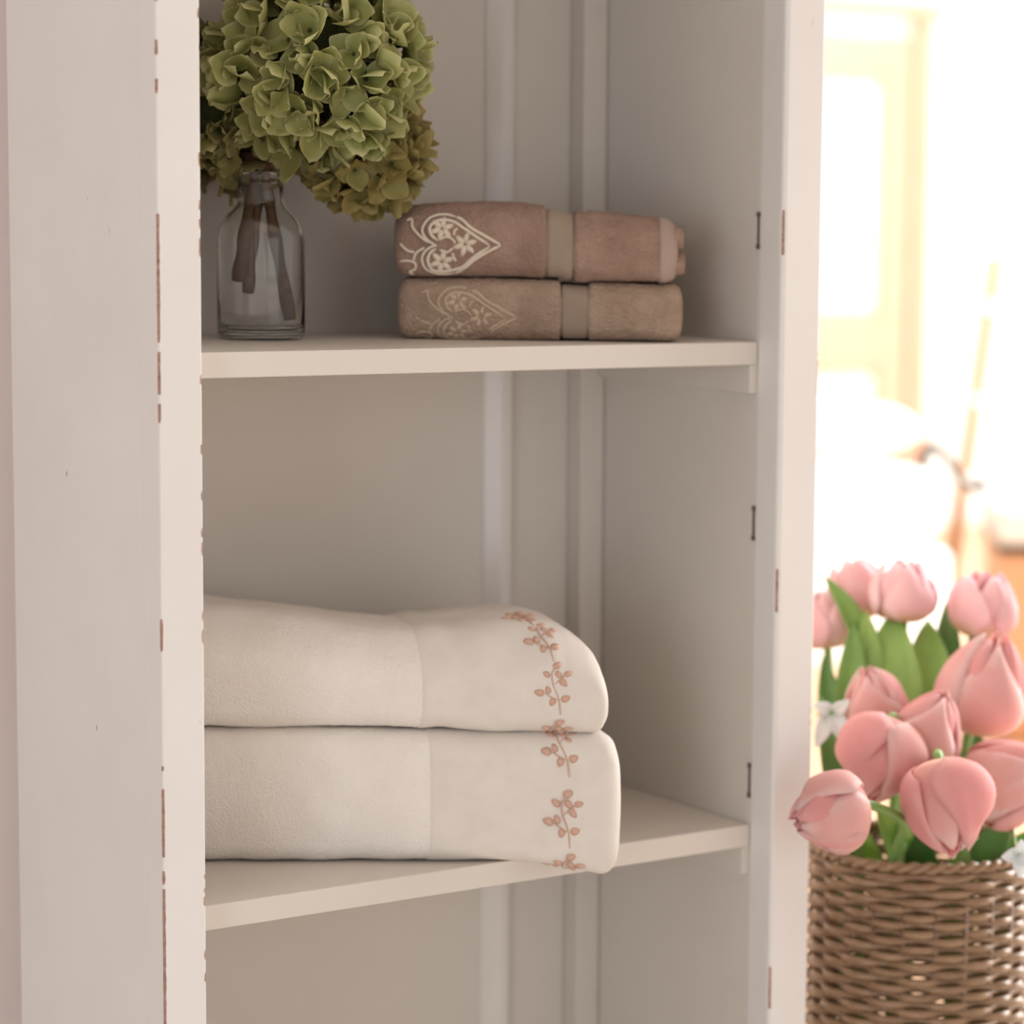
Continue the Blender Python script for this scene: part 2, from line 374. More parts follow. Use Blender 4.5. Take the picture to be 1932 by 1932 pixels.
box_obj('plinth', (X1+.0003, X2-.0003, .004, T-.004, .0, .0775), M['paint'], cab, .001)
for z0, z1 in ((.8694, .897), (.6496, .6758), (.4509, .4776)):
    V, F = join([box(X2-.0007, X2-.0001, .0278, .0300, z0, z1), box(X2-.0012, X2-.0001, .0272, .0306, z0, z0+.0035), box(X2-.0012, X2-.0001, .0272, .0306, z1-.0035, z1)])
    mesh_obj('hinge_leaf', rel(cab, V), F, M['slot'], cab, False)

# ------------------------------------------------------------------ towels
S_DIR = np.array([math.cos(YAW), -math.sin(YAW)])
def sstep(a, b, x): t = min(1, max(0, (x-a)/(b-a))); return t*t*(3-2*t)
class Towel:
    def __init__(s, origin, ddir, s0, s1, W, B, Tp, base, rb=.012, rt=.016, bulge=.003, crown=.003, re=.010, groove=None, droop=None):
        s.o = np.array(origin); s.dd = np.array(ddir)/np.linalg.norm(ddir); s.s0, s.s1 = s0, s1
        s.W, s.B, s.T, s.base, s.rb, s.rt, s.bulge, s.crown, s.re = W, B, Tp, base, rb, rt, bulge, crown, re
        s.groove = groove; s.droop = droop
    def outline(s, t, inset=0.0, hl=0.0, hh=1.0, vin=None):
        """points (d,h) of the section at length t: bottom back -> front -> top -> back"""
        e = min(t-s.s0, s.s1-t); q = 0.0
        if e < s.re: q = s.re-math.sqrt(max(0, s.re**2-(s.re-e)**2))
        q = q*.8+inset
        if s.groove and inset == 0:
            g0, g1, gd = s.groove; q += gd*sstep(g0-.0015, g0, t)*(1-sstep(g1, g1+.0015, t))
        b, tp, w = s.B(t), s.T(t), s.W(t)
        hb, ht = b+(tp-b)*hl, b+(tp-b)*hh
        d0, d1 = q, w-q
        h0, h1 = (hb+q, ht-q) if vin is None else (hb+vin, ht-vin)
        lim = max(.001, min((h1-h0)/2*.98, (d1-d0)/2*.98)); rb = min(max(.001, s.rb-inset), lim); rt = min(max(.001, s.rt-inset), lim); rk = min(.012, lim)
        P = []
        seg = lambda a, b_, n: [(a[0]+(b_[0]-a[0])*i/n, a[1]+(b_[1]-a[1])*i/n) for i in range(n)]
        arc = lambda cx, cy, r_, a0, a1, n: [(cx+r_*math.cos(math.radians(a0+(a1-a0)*i/n)), cy+r_*math.sin(math.radians(a0+(a1-a0)*i/n))) for i in range(n)]
        P += seg((d1-rk, h0), (d0+rb, h0), 24)
        s.i0 = len(P)
        P += arc(d0+rb, h0+rb, rb, 270, 180, 14)
        P += seg((d0, h0+rb), (d0, h1-rt), 34)
        P += arc(d0+rt, h1-rt, rt, 180, 90, 22)
        P += seg((d0+rt, h1), (d1-rk, h1), 36)
        P += arc(d1-rk, h1-rk, rk, 90, 0, 6)
        P += seg((d1, h1-rk), (d1, h0+rk), 8)
        P += arc(d1-rk, h0+rk, rk, 0, -90, 6)
        P = np.array(P)
        hn = np.clip((P[:, 1]-h0)/(h1-h0), 0, 1); dn = np.clip((P[:, 0]-d0)/(d1-d0), 0, 1)
        P[:, 0] -= s.bulge*np.sin(np.pi*hn)*(1-dn)**2
        P[:, 1] += s.crown*np.sin(np.pi*dn)*hn
        return P
    def world(s, t, P):
        xy = s.o[None]+S_DIR[None]*t+s.dd[None]*P[:, :1]
        z = s.base(xy[:, 1])+P[:, 1]
        if s.droop is not None: z = z-s.droop(t, xy[:, 1], P[:, 1])
        return np.column_stack([xy, z])
    def ring(s, t, **k): return s.world(t, s.outline(t, **k))
    def surf(s, t, arc_, off=0.0):
        """point on the front skin: arc metres up from the bottom front edge"""
        def pos(t_):
            P = s.outline(t_); Q = P[s.i0:s.i0+110]; L = np.concatenate([[0], np.cumsum(np.linalg.norm(np.diff(Q, axis=0), axis=1))])
            f = lambda a: np.array([np.interp(a, L, Q[:, 0]), np.interp(a, L, Q[:, 1])])
            return f
        f = pos(t); p = f(arc_); tg = f(arc_+.001)-f(arc_-.001); tg /= np.linalg.norm(tg)+1e-9
        nrm = np.array([-tg[1], tg[0]])
        p = p+nrm*off
        return s.world(t, p[None])[0]
    def body(s, parent, name, mat, ds=.0017, th=.009, noise_amp=.0007, big=.0012, seed=1):
        ts = np.linspace(s.s0, s.s1, int((s.s1-s.s0)/ds))
        rings = [s.ring(ts[0]+.02, inset=th), s.ring(ts[0]+.0005, inset=th)] + [s.ring(t) for t in ts] + [s.ring(ts[-1]-.0005, inset=th), s.ring(ts[-1]-.02, inset=th)]
        R = np.array(rings); nr, n = R.shape[:2]; V = R.reshape(-1, 3)
        # gentle lumps and terry fuzz
        C = R.mean(axis=1, keepdims=True); N = R-C; N /= np.linalg.norm(N, axis=2, keepdims=True)
        N = N.reshape(-1, 3); amp = np.array([big*noise.noise(Vector(v)*32+Vector((seed, 0, 0)))+noise_amp*noise.noise(Vector(v)*520) for v in V])
        amp = amp.reshape(nr, n); amp[:2] = 0; amp[-2:] = 0
        if s.groove:
            for k_, t_ in enumerate(ts):
                if s.groove[0]-.001 < t_ < s.groove[1]+.001: amp[k_+2] *= .1
        V = V+N*amp.reshape(-1, 1)
        F = [(i*n+j, i*n+(j+1) % n, (i+1)*n+(j+1) % n, (i+1)*n+j) for i in range(nr-1) for j in range(n)]
        F += [tuple(range(n))[::-1], tuple(range((nr-1)*n, nr*n))]
        return mesh_obj(name, rel(parent, V), F, mat, parent)
    def layer(s, parent, name, mat, hl, hh, s0, s1, inset):
        ts = np.linspace(s0, s1, 40); n = None; R = []
        for t in ts:
            tt = min(max(t, s.s0+s.re), s.s1-s.re)
            P = s.outline(tt, inset=inset, hl=hl, hh=hh, vin=.0004)
            e = min(t-s0, s1-t); c = P.mean(axis=0); k = 1-.12*max(0, 1-e/.004)**2
            P = c+(P-c)*np.array([1-.02*(k < 1), k]); R.append(s.world(t, P))
        R = np.array(R); nr, n = R.shape[:2]
        F = [(i*n+j, i*n+(j+1) % n, (i+1)*n+(j+1) % n, (i+1)*n+j) for i in range(nr-1) for j in range(n)]
        F += [tuple(range(n))[::-1], tuple(range((nr-1)*n, nr*n))]
        return mesh_obj(name, rel(parent, R.reshape(-1, 3)), F, mat, parent)
    def strip(s, parent, name, mat, t0, t1, off, n=14):
        """flat woven band wrapped round the folded towel between t0 and t1"""
        R = []
        for k, t in enumerate(np.linspace(t0, t1, n)):
            R.append(s.ring(t, inset=-off+(.0012 if k in (0, n-1) else 0)))
        R = np.array(R); m_ = R.shape[1]
        F = [(i*m_+j, i*m_+(j+1) % m_, (i+1)*m_+(j+1) % m_, (i+1)*m_+j) for i in range(n-1) for j in range(m_)]
        return mesh_obj(name, rel(parent, R.reshape(-1, 3)), F, mat, parent)
def stroke(tw, pts, rad, off, n=26, taper=True):
    P = spline(pts, n); W_ = np.array([tw.surf(a, b, off) for a, b in P])
    r = np.full(n, rad)
    if taper: r *= np.clip(np.minimum(np.arange(n), np.arange(n)[::-1])/4+.45, 0, 1)
    return tube(W_, r, 6)
def patch_leaf(tw, c, ang, ln, wd, off, n=12):
    """small raised stitched leaf lying on the cloth"""
    V = []; ca, sa = math.cos(ang), math.sin(ang)
    V.append(tw.surf(c[0], c[1], off+.0011))
    for k in range(n):
        a = 2*math.pi*k/n; x, y = ln*math.cos(a), wd*math.sin(a)*(1-.25*math.cos(a))
        V.append(tw.surf(c[0]+x*ca-y*sa, c[1]+x*sa+y*ca, off))
    for k in range(n):
        a = 2*math.pi*k/n; x, y = ln*math.cos(a), wd*math.sin(a)*(1-.25*math.cos(a))
        V.append(tw.surf(c[0]+x*ca-y*sa, c[1]+x*sa+y*ca, off-.0025))
    F = [(0, 1+k, 1+(k+1) % n) for k in range(n)]+[(1+k, n+1+k, n+1+(k+1) % n, 1+(k+1) % n) for k in range(n)]
    return V, F

# brown pair on the upper shelf -------------------------------------------------
PX = 2563.0
BO = np.array([.2572, .1386])-S_DIR*(5/PX)          # front-left corner, photo x 755
lowT = lambda t: .0440+.0012*math.sin(t*26)-.0016*sstep(.116, .122, t)*(1-sstep(.136, .142, t))
lower = Towel(BO, (math.sin(YAW), math.cos(YAW)), -.002, .2085, lambda t: .112, lambda t: .0006, lowT, zA, rb=.010, rt=.012, bulge=.002, crown=.001, re=.010,
              groove=(.1190, .1385, .0030))
t1 = thing('folded_towel', (BO[0]+.1, BO[1], float(zA(.11))), 'lower folded tan towel with faded heart embroidery lying on the upper shelf', 'towel', 'brown towels on the upper shelf')
lower.body(t1, 'outer_fold', M['terry_tan'], seed=3, noise_amp=.0010)
for a, b, e in ((.21, .49, .2060), (.51, .79, .2068)): lower.layer(t1, 'inner_fold', M['terry_tan'], a, b, .004, e, .0095)
lower.strip(t1, 'woven_band', M['band_brown'], .1192, .1383, -.0012)
upB = lambda t: lowT(min(max(t, .0), .205))+.0016
def upTp(t):
    px = 755+t*PX
    return upB(t)+np.interp(px, [740, 760, 800, 900, 980, 1030, 1080, 1160, 1240, 1285], [.0500, .0512, .0530, .0538, .0540, .0525, .0508, .0492, .0468, .0440])
upper = Towel(BO, (math.sin(YAW), math.cos(YAW)), -.0048, .2050, lambda t: .110, upB, upTp, zA, rb=.011, rt=.017, bulge=.003, crown=.0005, re=.012,
              groove=(.1078, .1272, .0030))
t2 = thing('folded_towel', (BO[0]+.1, BO[1], float(zA(.11))+.046), 'upper folded mocha brown towel with cream heart embroidery on the brown stack', 'towel', 'brown towels on the upper shelf')
upper.body(t2, 'outer_fold', M['terry_brown'], seed=5, th=.0045, noise_amp=.0010)
for a, b, e in ((.10, .49, .2098), (.50, .90, .2085)): upper.layer(t2, 'inner_fold', M['terry_brown'], a, b, .004, e, .0052)
upper.strip(t2, 'woven_band', M['band_brown'], .1080, .1270, -.0012)
upper.strip(t2, 'end_hem', M['hem_brown'], .1905, .2040, .0010)

# heart motif, drawn in photo pixels of the upper towel (x from 755, y up from 523)
zc = lambda x, y: ((720+x/3.22), (360+y/3.22))
MOT = [[(722, 296), (620, 240), (540, 195), (490, 150), (450, 130)], [(450, 130), (380, 112), (300, 130), (255, 180), (248, 222), (280, 270), (330, 300)],
       [(655, 300), (560, 240), (500, 200), (430, 158), (350, 150), (295, 185), (300, 235), (340, 272)],
       [(722, 298), (640, 340), (560, 390), (500, 440), (440, 478)], [(440, 478), (350, 482), (275, 448), (245, 390), (260, 340), (300, 310), (338, 300)],
       [(658, 305), (560, 370), (490, 430), (400, 458), (315, 455), (282, 400), (292, 350), (330, 318)],
       [(438, 242), (442, 215), (462, 198)], [(352, 268), (390, 250), (430, 265), (446, 290)], [(352, 328), (395, 342), (432, 318)], [(430, 345), (438, 375), (452, 398)],
       [(105, 412), (150, 392), (200, 402), (205, 440), (170, 462), (195, 482)], [(192, 392), (210, 345), (262, 312)],
       [(150, 150), (182, 140), (188, 190), (230, 240), (285, 285)], [(110, 300), (160, 330), (200, 340)]]
FLW = [(365, 200), (505, 295), (365, 400)]
def heart(tw, parent, mat, dx, dy, rad, off, y0, keep=None):
    loc = lambda p: ((zc(*p)[0]+dx-755)/PX, (y0-(zc(*p)[1]+dy))/PX+.003)
    parts = []
    for i, s_ in enumerate(MOT):
        if keep is not None and i not in keep: continue
        parts.append(stroke(tw, [loc(p) for p in s_], rad*(1.25 if i in (0, 2, 3, 5) else 1.0), off, 30))
    for fx, fy in FLW:
        c = loc((fx, fy))
        for k in range(6):
            a = 2*math.pi*k/6+.3
            parts.append(patch_leaf(tw, (c[0]+.0050*math.cos(a), c[1]+.0050*math.sin(a)), a, .0042, .0021, off))
    V, F = join(parts)
    o = mesh_obj('heart_embroidery', rel(parent, V), F, mat, parent); o['label'] = 'heart and flower scroll embroidery'
heart(upper, t2, M['thread_cream'], 0, 0, .00105, .0009, 523)
heart(lower, t1, M['thread_faded'], 30, 143, .0008, -.0002, 646)

# white pair on the lower shelf ---------------------------------------------------
PW = 2633.0
WO = np.array([.0934, .1335])
WD = (.30, .954)
wW = lambda t: .094+.24*(t+.04)
def droop(t, Y, h):
    return .018*np.clip((.020-Y)/.05, 0, 1)**1.3*np.clip(1-h/.09, 0, 1)
wlT = lambda t: float(np.interp(t, [-.04, 0, .1, .155, .2, .25, .30], [.0975, .0965, .0968, .0960, .0945, .0935, .0925]))
wl_ = Towel(WO, WD, -.036, .298, wW, lambda t: .0008, wlT, zB, rb=.013, rt=.016, bulge=.004, crown=.001, re=.016, droop=droop)
t3 = thing('folded_towel', (WO[0]+.12, WO[1], .43), 'lower folded white bath towel overhanging the lower shelf with rose sprig border', 'towel', 'white towels on the lower shelf')
wl_.body(t3, 'outer_fold', M['terry_white'], ds=.0019, seed=11, big=.0020, noise_amp=.0006)
wl_.layer(t3, 'inner_fold', M['terry_white'], .11, .49, -.03, .294, .0095)
wl_.layer(t3, 'inner_fold', M['terry_white'], .51, .89, -.03, .294, .0095)
wuB = lambda t: wlT(t)+.0012+.0026*math.exp(-((t-.168)/.012)**2)
def wuT(t):
    return wuB(t)+float(np.interp(t, [-.04, .0, .05, .10, .13, .155, .175, .20, .232, .250, .262, .274, .282, .288], [.0830, .0820, .0765, .0690, .0650, .0625, .0640, .0690, .0715, .0705, .0670, .0600, .0520, .0430]))
wu = Towel(WO, WD, -.036, .2870, lambda t: wW(t)-.002, wuB, wuT, zB, rb=.014, rt=.034, bulge=.004, crown=.007, re=.009)
t4 = thing('folded_towel', (WO[0]+.12, WO[1], .43+.097), 'upper folded white bath towel with domed top on the white stack', 'towel', 'white towels on the lower shelf')
wu.body(t4, 'outer_fold', M['terry_white'], ds=.0019, seed=17, big=.0022, noise_amp=.0006)
wu.layer(t4, 'inner_fold', M['terry_white'], .16, .49, -.03, .2835, .0095)
wu.layer(t4, 'inner_fold', M['terry_white'], .51, .84, -.03, .2825, .0095)
# smooth linen borders on the right hand part of both towels
def border(tw, parent, t0, t1, off):
    R = []; ts = np.linspace(t0, t1, 60)
    for k, t in enumerate(ts):
        R.append(tw.ring(t, inset=-off+(.0016 if k == 0 else 0)))
    R = np.array(R); nr, n = R.shape[:2]; V = R.reshape(-1, 3)
    C = R.mean(axis=1, keepdims=True); N = R-C; N /= np.linalg.norm(N, axis=2, keepdims=True); N = N.reshape(-1, 3)
    amp = np.array([tw.big*noise.noise(Vector(v)*32+Vector((tw.seed, 0, 0))) for v in V]); V = V+N*amp[:, None]
    F = [(i*n+j, i*n+(j+1) % n, (i+1)*n+(j+1) % n, (i+1)*n+j) for i in range(nr-1) for j in range(n)]
    return mesh_obj('linen_border', rel(parent, V), F, M['linen_white'], parent)
wl_.big, wl_.seed, wu.big, wu.seed = .0020, 11, .0022, 17
border(wl_, t3, .158, .2975, .0007)
border(wu, t4, .152, .2865, .0007)
def sprig(tw, parent, t, a, sc=1.0, flip=1):
    off = .0016; parts = []
    P = lambda x, y: (t+flip*x*sc, a+y*sc)
    parts.append(stroke(tw, [P(.0035, -.0185), P(.002, -.007), P(-.0025, .004), P(-.003, .012), P(.0005, .0165)], .00055*sc, off, 18))
    parts.append(stroke(tw, [P(.002, -.0075), P(-.004, -.005), P(-.0085, -.0025)], .0005*sc, off, 10))
    parts.append(stroke(tw, [P(-.0015, .004), P(.0035, .0085), P(.007, .0105)], .0005*sc, off, 10))
    for x, y, an, l, w in ((.0015, .0178, .5, .0034, .0021), (-.0072, .0112, 2.6, .0030, .0021), (.0020, .0110, -.6, .0030, .0021), (.0050, .0055, -.8, .0034, .0022),
                           (.0092, .0118, .3, .0031, .0018), (-.0062, .0002, 1.9, .0029, .0020), (-.0125, -.0020, 3.0, .0035, .0024), (-.0028, -.0088, -1.9, .0030, .0022), (.0068, -.0060, .4, .0035, .0024)):
        parts.append(patch_leaf(tw, P(x, y), an if flip > 0 else math.pi-an, l*sc*1.08, w*sc*1.15, off))
    V, F = join(parts); o = mesh_obj('sprig_embroidery', rel(parent, V), F, M['thread_rose'], parent); o['label'] = 'rose brown leafy sprig embroidery'
for a, dt in ((.0030, .003), (.0455, .0), (.0925, -.001), (.1390, -.002)): sprig(wl_, t3, .2555+dt, a)
for a, dt in ((.0010, .002), (.0420, .0), (.0800, -.004), (.1130, -.012)): sprig(wu, t4, .2480+dt, a, .97)

# ------------------------------------------------------------------ glass bottle and hydrangeas
VB = np.array([.1559, .1679, float(zA(.1679))+.0002])
pr = [(0.0, 0.0), (.026, 0.0), (.0302, .0012), (.0316, .004), (.0318, .012), (.0318, .070), (.0311, .0765), (.0286, .0835), (.0245, .0895), (.0200, .0935), (.0174, .0968), (.0166, .1005),
      (.0165, .1120), (.0178, .1138), (.0203, .1150), (.0207, .1168), (.0203, .1186), (.0185, .1196), (.0150, .1192), (.0140, .1178), (.0139, .1120), (.0141, .1000), (.0150, .0960), (.0176, .0925), (.0222, .0882), (.0264, .0822),
      (.0288, .0755), (.0294, .070), (.0294, .012), (.0280, .0085), (.022, .0068), (0.0, .0060)]
vase = thing('bottle_vase', VB, 'clear glass bottle vase with flared rim standing on the upper shelf', 'vase')
V, F = lathe(pr, 64); mesh_obj('glass_body', V, F, M['glass'], vase)

def petal_grid(L, Wd, cup, wave, nu=5, nv=6, tip=0.0, seed=0):
    """petal lying along +Y from the origin, cupped towards +Z"""
    V = []; U = []
    for j in range(nv+1):
        v = j/nv
        w = Wd*(math.sin(math.pi*min(1, (.10+.90*v)**.75*.93))**.75)*(1-tip*v**3)
        for i in range(nu+1):
            u = 2*i/nu-1
            x = w*u*.5; y = L*v*(1-.10*u*u*v)
            z = cup*L*(v*v*.5)+.22*Wd*u*u*.5+wave*L*math.sin(3.1*u+5*v+seed)*v
            V.append((x, y, z)); U.append((abs(u), v))
    n = nu+1
    F = [(j*n+i, j*n+i+1, (j+1)*n+i+1, (j+1)*n+i) for j in range(nv) for i in range(nu)]
    return np.array(V), F, U
def frame(nrm, spin=0.0):
    z = np.asarray(nrm, float); z /= np.linalg.norm(z); r0 = np.array([0, 0, 1.0]) if abs(z[2]) < .9 else np.array([1.0, 0, 0])
    x = np.cross(r0, z); x /= np.linalg.norm(x); y = np.cross(z, x)
    c, s_ = math.cos(spin), math.sin(spin)
    return np.column_stack([c*x+s_*y, -s_*x+c*y, z])
def mat4(R, t):
    m_ = Matrix.Identity(4)
    for i in range(3):
        for j in range(3): m_[i][j] = float(R[i, j])
        m_[i][3] = float(t[i])
    return m_
def data_mesh(name, V, F, mat, uv):
    o = mesh_obj(name, V, F, mat, None, True, uv); me = o.data; bpy.data.objects.remove(o); return me
def obj_from(me, name, parent, mw):
    o = bpy.data.objects.new(name, me); COL.objects.link(o); o.parent = parent; o.matrix_local = mw; return o
def hydrangea(name, centre, rad, nfl, mat, label, size, n_sub, stem_pts, squash=(1, 1, .95), face=None, keep=None):
    root = thing(name, stem_pts[-1], label, 'hydrangea', 'hydrangea stems in the bottle vase')
    base = np.array(root.location)
    V, F = tube(spline(stem_pts, 40), np.linspace(.0034, .0048, 40)+.0006*np.sin(np.arange(40)*.9), 8)
    mesh_obj('stem', rel(root, V), F, M['stem_brown'], root)
    # short branches that carry the florets
    petals = [data_mesh('petal', *petal_grid(size, size*1.05, c, w, seed=k)[:2], mat, petal_grid(size, size*1.05, c, w, seed=k)[2]) for k, (c, w) in enumerate(((.55, .03), (.25, .05), (.85, .03), (.1, .07)))]
    V, F = lathe([(0, -.0022), (.0012, -.0016), (.0018, 0), (.0012, .0014), (0, .0019)], 8); btn = data_mesh('floret', V, F, M['core'], None)
    # whole florets for the far side
    whole = []
    for k in range(4):
        parts = []; UVs = []
        for q in range(4):
            Vp, Fp, Up = petal_grid(size, size*1.05, (.55, .25, .85, .1)[(k+q) % 4], .04, seed=k+q)
            a = q*math.pi/2+.1*k; t_ = math.radians(18+14*((k+q) % 3))
            Rx = np.array([[1, 0, 0], [0, math.cos(t_), -math.sin(t_)], [0, math.sin(t_), math.cos(t_)]]); Rz = np.array([[math.cos(a), -math.sin(a), 0], [math.sin(a), math.cos(a), 0], [0, 0, 1]])
            parts.append((list((Rz@Rx@Vp.T).T), Fp)); UVs += Up
        V, F = join(parts); whole.append(data_mesh('floret', V, F, mat, UVs))
    spots = []
    for i in range(nfl):
        z = 1-2*(i+.5)/nfl; a = i*2.399963
        n = np.array([math.sqrt(1-z*z)*math.cos(a), math.sqrt(1-z*z)*math.sin(a), z])
        n = n+rng.normal(0, .10, 3); n /= np.linalg.norm(n)
        p = np.array(centre)+n*np.array(squash)*rad*(1+rng.normal(0, .035))
        if keep is not None and not keep(p): continue
        spots.append((float(np.dot(n, -FWD)), n, p))
    spots.sort(key=lambda q: -q[0]); br = []
    for k, (f, n, p) in enumerate(spots):
        nn = n+rng.normal(0, .42, 3); nn /= np.linalg.norm(nn)
        sp = rng.uniform(0, 6.28); sc = rng.uniform(.85, 1.15)
        R = frame(nn, sp)
        br.append(tube([np.array(centre)+n*rad*.35, p-n*.004, p], .0007, 4, cap=False))
        if k < n_sub:
            fl = obj_from(btn, 'floret', root, mat4(R*sc, p-base))
            for q in range(4):
                a = q*math.pi/2+rng.normal(0, .12); t_ = math.radians(rng.uniform(0, 78))
                Rx = np.array([[1, 0, 0], [0, math.cos(t_), -math.sin(t_)], [0, math.sin(t_), math.cos(t_)]]); Rz = np.array([[math.cos(a), -math.sin(a), 0], [math.sin(a), math.cos(a), 0], [0, 0, 1]])
                obj_from(petals[int(rng.integers(4))], 'petal', fl, mat4(Rz@Rx, Rz@np.array([0, .001, 0])))
        else:
            obj_from(whole[int(rng.integers(4))], 'floret', root, mat4(R*sc, p-base))
    V, F = join(br); mesh_obj('flower_stalks', rel(root, V), F, M['core'], root)
    V, F = lathe([(0, -rad*.62)]+[(rad*.62*math.sin(a), -rad*.62*math.cos(a)) for a in np.linspace(.2, 2.9, 12)]+[(0, rad*.62)], 20)
    V = np.array(V)*np.array(squash); mesh_obj('flower_core', rel(root, V+np.array(centre)), F, M['core'], root)
    return root
neck = VB+np.array([0, 0, .115])
c1 = VB+RIGHT*.041+np.array([0, 0, .196])-FWD*.010
inside = lambda p: p[0] > .045 and p[1] < .238
hydrangea('hydrangea', c1, .064, 150, M['hyd_green'], 'large round pale green hydrangea head, the frontmost of the bouquet', .0215, 72,
          [c1-np.array([0, 0, .05]), neck+RIGHT*.006+np.array([0, 0, .02]), neck+RIGHT*.004-FWD*.003, VB+RIGHT*.010+np.array([0, 0, .075]), VB+RIGHT*.021+np.array([0, 0, .012])], keep=inside)
c2 = VB+RIGHT*.074+np.array([0, 0, .138])+FWD*.022
hydrangea('hydrangea', c2, .037, 60, M['hyd_olive'], 'olive brown hydrangea head low on the right, tucked behind the green one', 0.0175, 40,
          [c2-RIGHT*.02, neck+RIGHT*.012+np.array([0, 0, .012]), neck+RIGHT*.001+FWD*.006, VB-RIGHT*.006+np.array([0, 0, .07]), VB-RIGHT*.010+FWD*.004+np.array([0, 0, .032])], keep=inside)
c3 = VB-RIGHT*.030+np.array([0, 0, .168])+FWD*.022
hydrangea('hydrangea', c3, .054, 100, M['hyd_left'], 'dusky green hydrangea head on the left, half hidden behind the cabinet edge', .0165, 45,
          [c3-np.array([0, 0, .03]), neck-RIGHT*.008+np.array([0, 0, .015]), neck-RIGHT*.005+FWD*.001, VB-RIGHT*.011-FWD*.006+np.array([0, 0, .075]), VB-RIGHT*.016-FWD*.006+np.array([0, 0, .040])], keep=inside)

# ------------------------------------------------------------------ wicker basket
BC = np.array([.682, .037]); BR = .085; BZ = .392
bk = thing('wicker_basket', (BC[0], BC[1], 0), 'tall round brown wicker basket holding pink tulips beside the cabinet', 'basket')
NST = 22; NSEG = NST*8
rowh = .0063; nrow = int((BZ-.012)/rowh)
for i in range(nrow):
    z = .010+rowh*i; pts = []
    jit = rng.normal(0, .0006)
    for k in range(NSEG):
        a = 2*math.pi*k/NSEG
        r_ = BR+.0036*math.cos(NST/2*a+math.pi*(i % 2))+jit
        zz_ = z+.0008*noise.noise(Vector((math.cos(a)*2, math.sin(a)*2, i*3.1)))+(.004*noise.noise(Vector((math.cos(a)*.8, math.sin(a)*.8, 2)))*(i/nrow)**3)
        pts.append((r_*math.cos(a), r_*math.sin(a), zz_))
    pts = np.array(pts); V = []; n = 6
    for k in range(NSEG):
        tg = pts[(k+1) % NSEG]-pts[k-1]; tg /= np.linalg.norm(tg); b = np.array([0, 0, 1.0]); nn = np.cross(tg, b)
        rr = .0034*(1+.08*noise.noise(Vector((k*.3, i, 0))))
        for q in range(n):
            a = 2*math.pi*q/n; V.append(pts[k]+rr*(math.cos(a)*nn+math.sin(a)*b))
    F = [(k*n+q, ((k+1) % NSEG)*n+q, ((k+1) % NSEG)*n+(q+1) % n, k*n+(q+1) % n) for k in range(NSEG) for q in range(n)]
    mesh_obj('weaver', V, F, M['wicker'], bk)
V, F = tube([(0, 0, .002), (0, 0, BZ-.004)], .0026, 7)
st = None
for k in range(NST):
    a = 2*math.pi*(k+.5)/NST
    if st is None: st = mesh_obj('stake', V, F, M['wicker_dark'], bk); o = st
    else: o = st.copy(); COL.objects.link(o)
    o.parent = bk; o.location = (BR*math.cos(a), BR*math.sin(a), 0)
for ph in (0, math.pi):
    pts = []
    for k in range(240):
        a = 2*math.pi*k/240; w = 22*a+ph
        pts.append(((BR+.0022*math.cos(w))*math.cos(a), (BR+.0022*math.cos(w))*math.sin(a), .010+rowh*nrow+.0012+.0022*math.sin(w)+.004*noise.noise(Vector((math.cos(a)*.8, math.sin(a)*.8, 2)))))
    pts.append(pts[0]); V, F = tube(pts, .0030, 6, cap=False); mesh_obj('rim_strand', V, F, M['wicker'], bk)
V, F = lathe([(0, .004), (BR-.004, .004), (BR-.004, .009), (0, .009)], 40); mesh_obj('base_disc', V, F, M['wicker_dark'], bk)

# ------------------------------------------------------------------ tulips
def tulip_petal(L, R0, ang, span, op, layer, seed, tp=.5, nu=8, nv=12):
    V = []; U = []
    for j in range(nv+1):
        v = j/nv
        prof = (math.sin(math.pi*(.06+.94*v)**.62*(.985-.20*op)))**.66     # cup radius along the axis
        r_ = R0*max(.04, prof)*(1+op*.5*v*v)*layer
        hw = span*(1-tp*(max(0, v-.42)/.58)**1.8)
        hw = max(.05, hw)*(.55+.45*min(1, v*3))
        for i in range(nu+1):
            u = 2*i/nu-1; a = ang+u*hw
            rr = r_*(1+.06*math.sin(4*u+seed+3*v)*min(1, 2*v)+.07*abs(u)**2*v)
            V.append((rr*math.cos(a), rr*math.sin(a), L*(v-.13*abs(u)**2.5*v))); U.append((abs(u), v))
    n = nu+1
    F = [(j*n+i, j*n+i+1, (j+1)*n+i+1, (j+1)*n+i) for j in range(nv) for i in range(nu)]
    return np.array(V), F, U
def leaf_mesh(base, tip, width, face, bend=.15, nu=4, nv=12):
    base, tip = np.asarray(base), np.asarray(tip); ax = tip-base; L = np.linalg.norm(ax); ax /= L
    f = np.asarray(face)-ax*np.dot(face, ax); f /= np.linalg.norm(f); sd = np.cross(ax, f); V = []; U = []
    for j in range(nv+1):
        v = j/nv; w = width*(math.sin(math.pi*(.16+.84*v)**.9))**.8 if v < 1 else 0
        for i in range(nu+1):
            u = 2*i/nu-1
            V.append(base+ax*L*v+sd*w*.5*u+f*(bend*L*(math.sin(math.pi*v))*.35+.25*w*u*u-.05*L*v*v)); U.append((abs(u), v))
    n = nu+1
    return V, [(j*n+i, j*n+i+1, (j+1)*n+i+1, (j+1)*n+i) for j in range(nv) for i in range(nu)], U
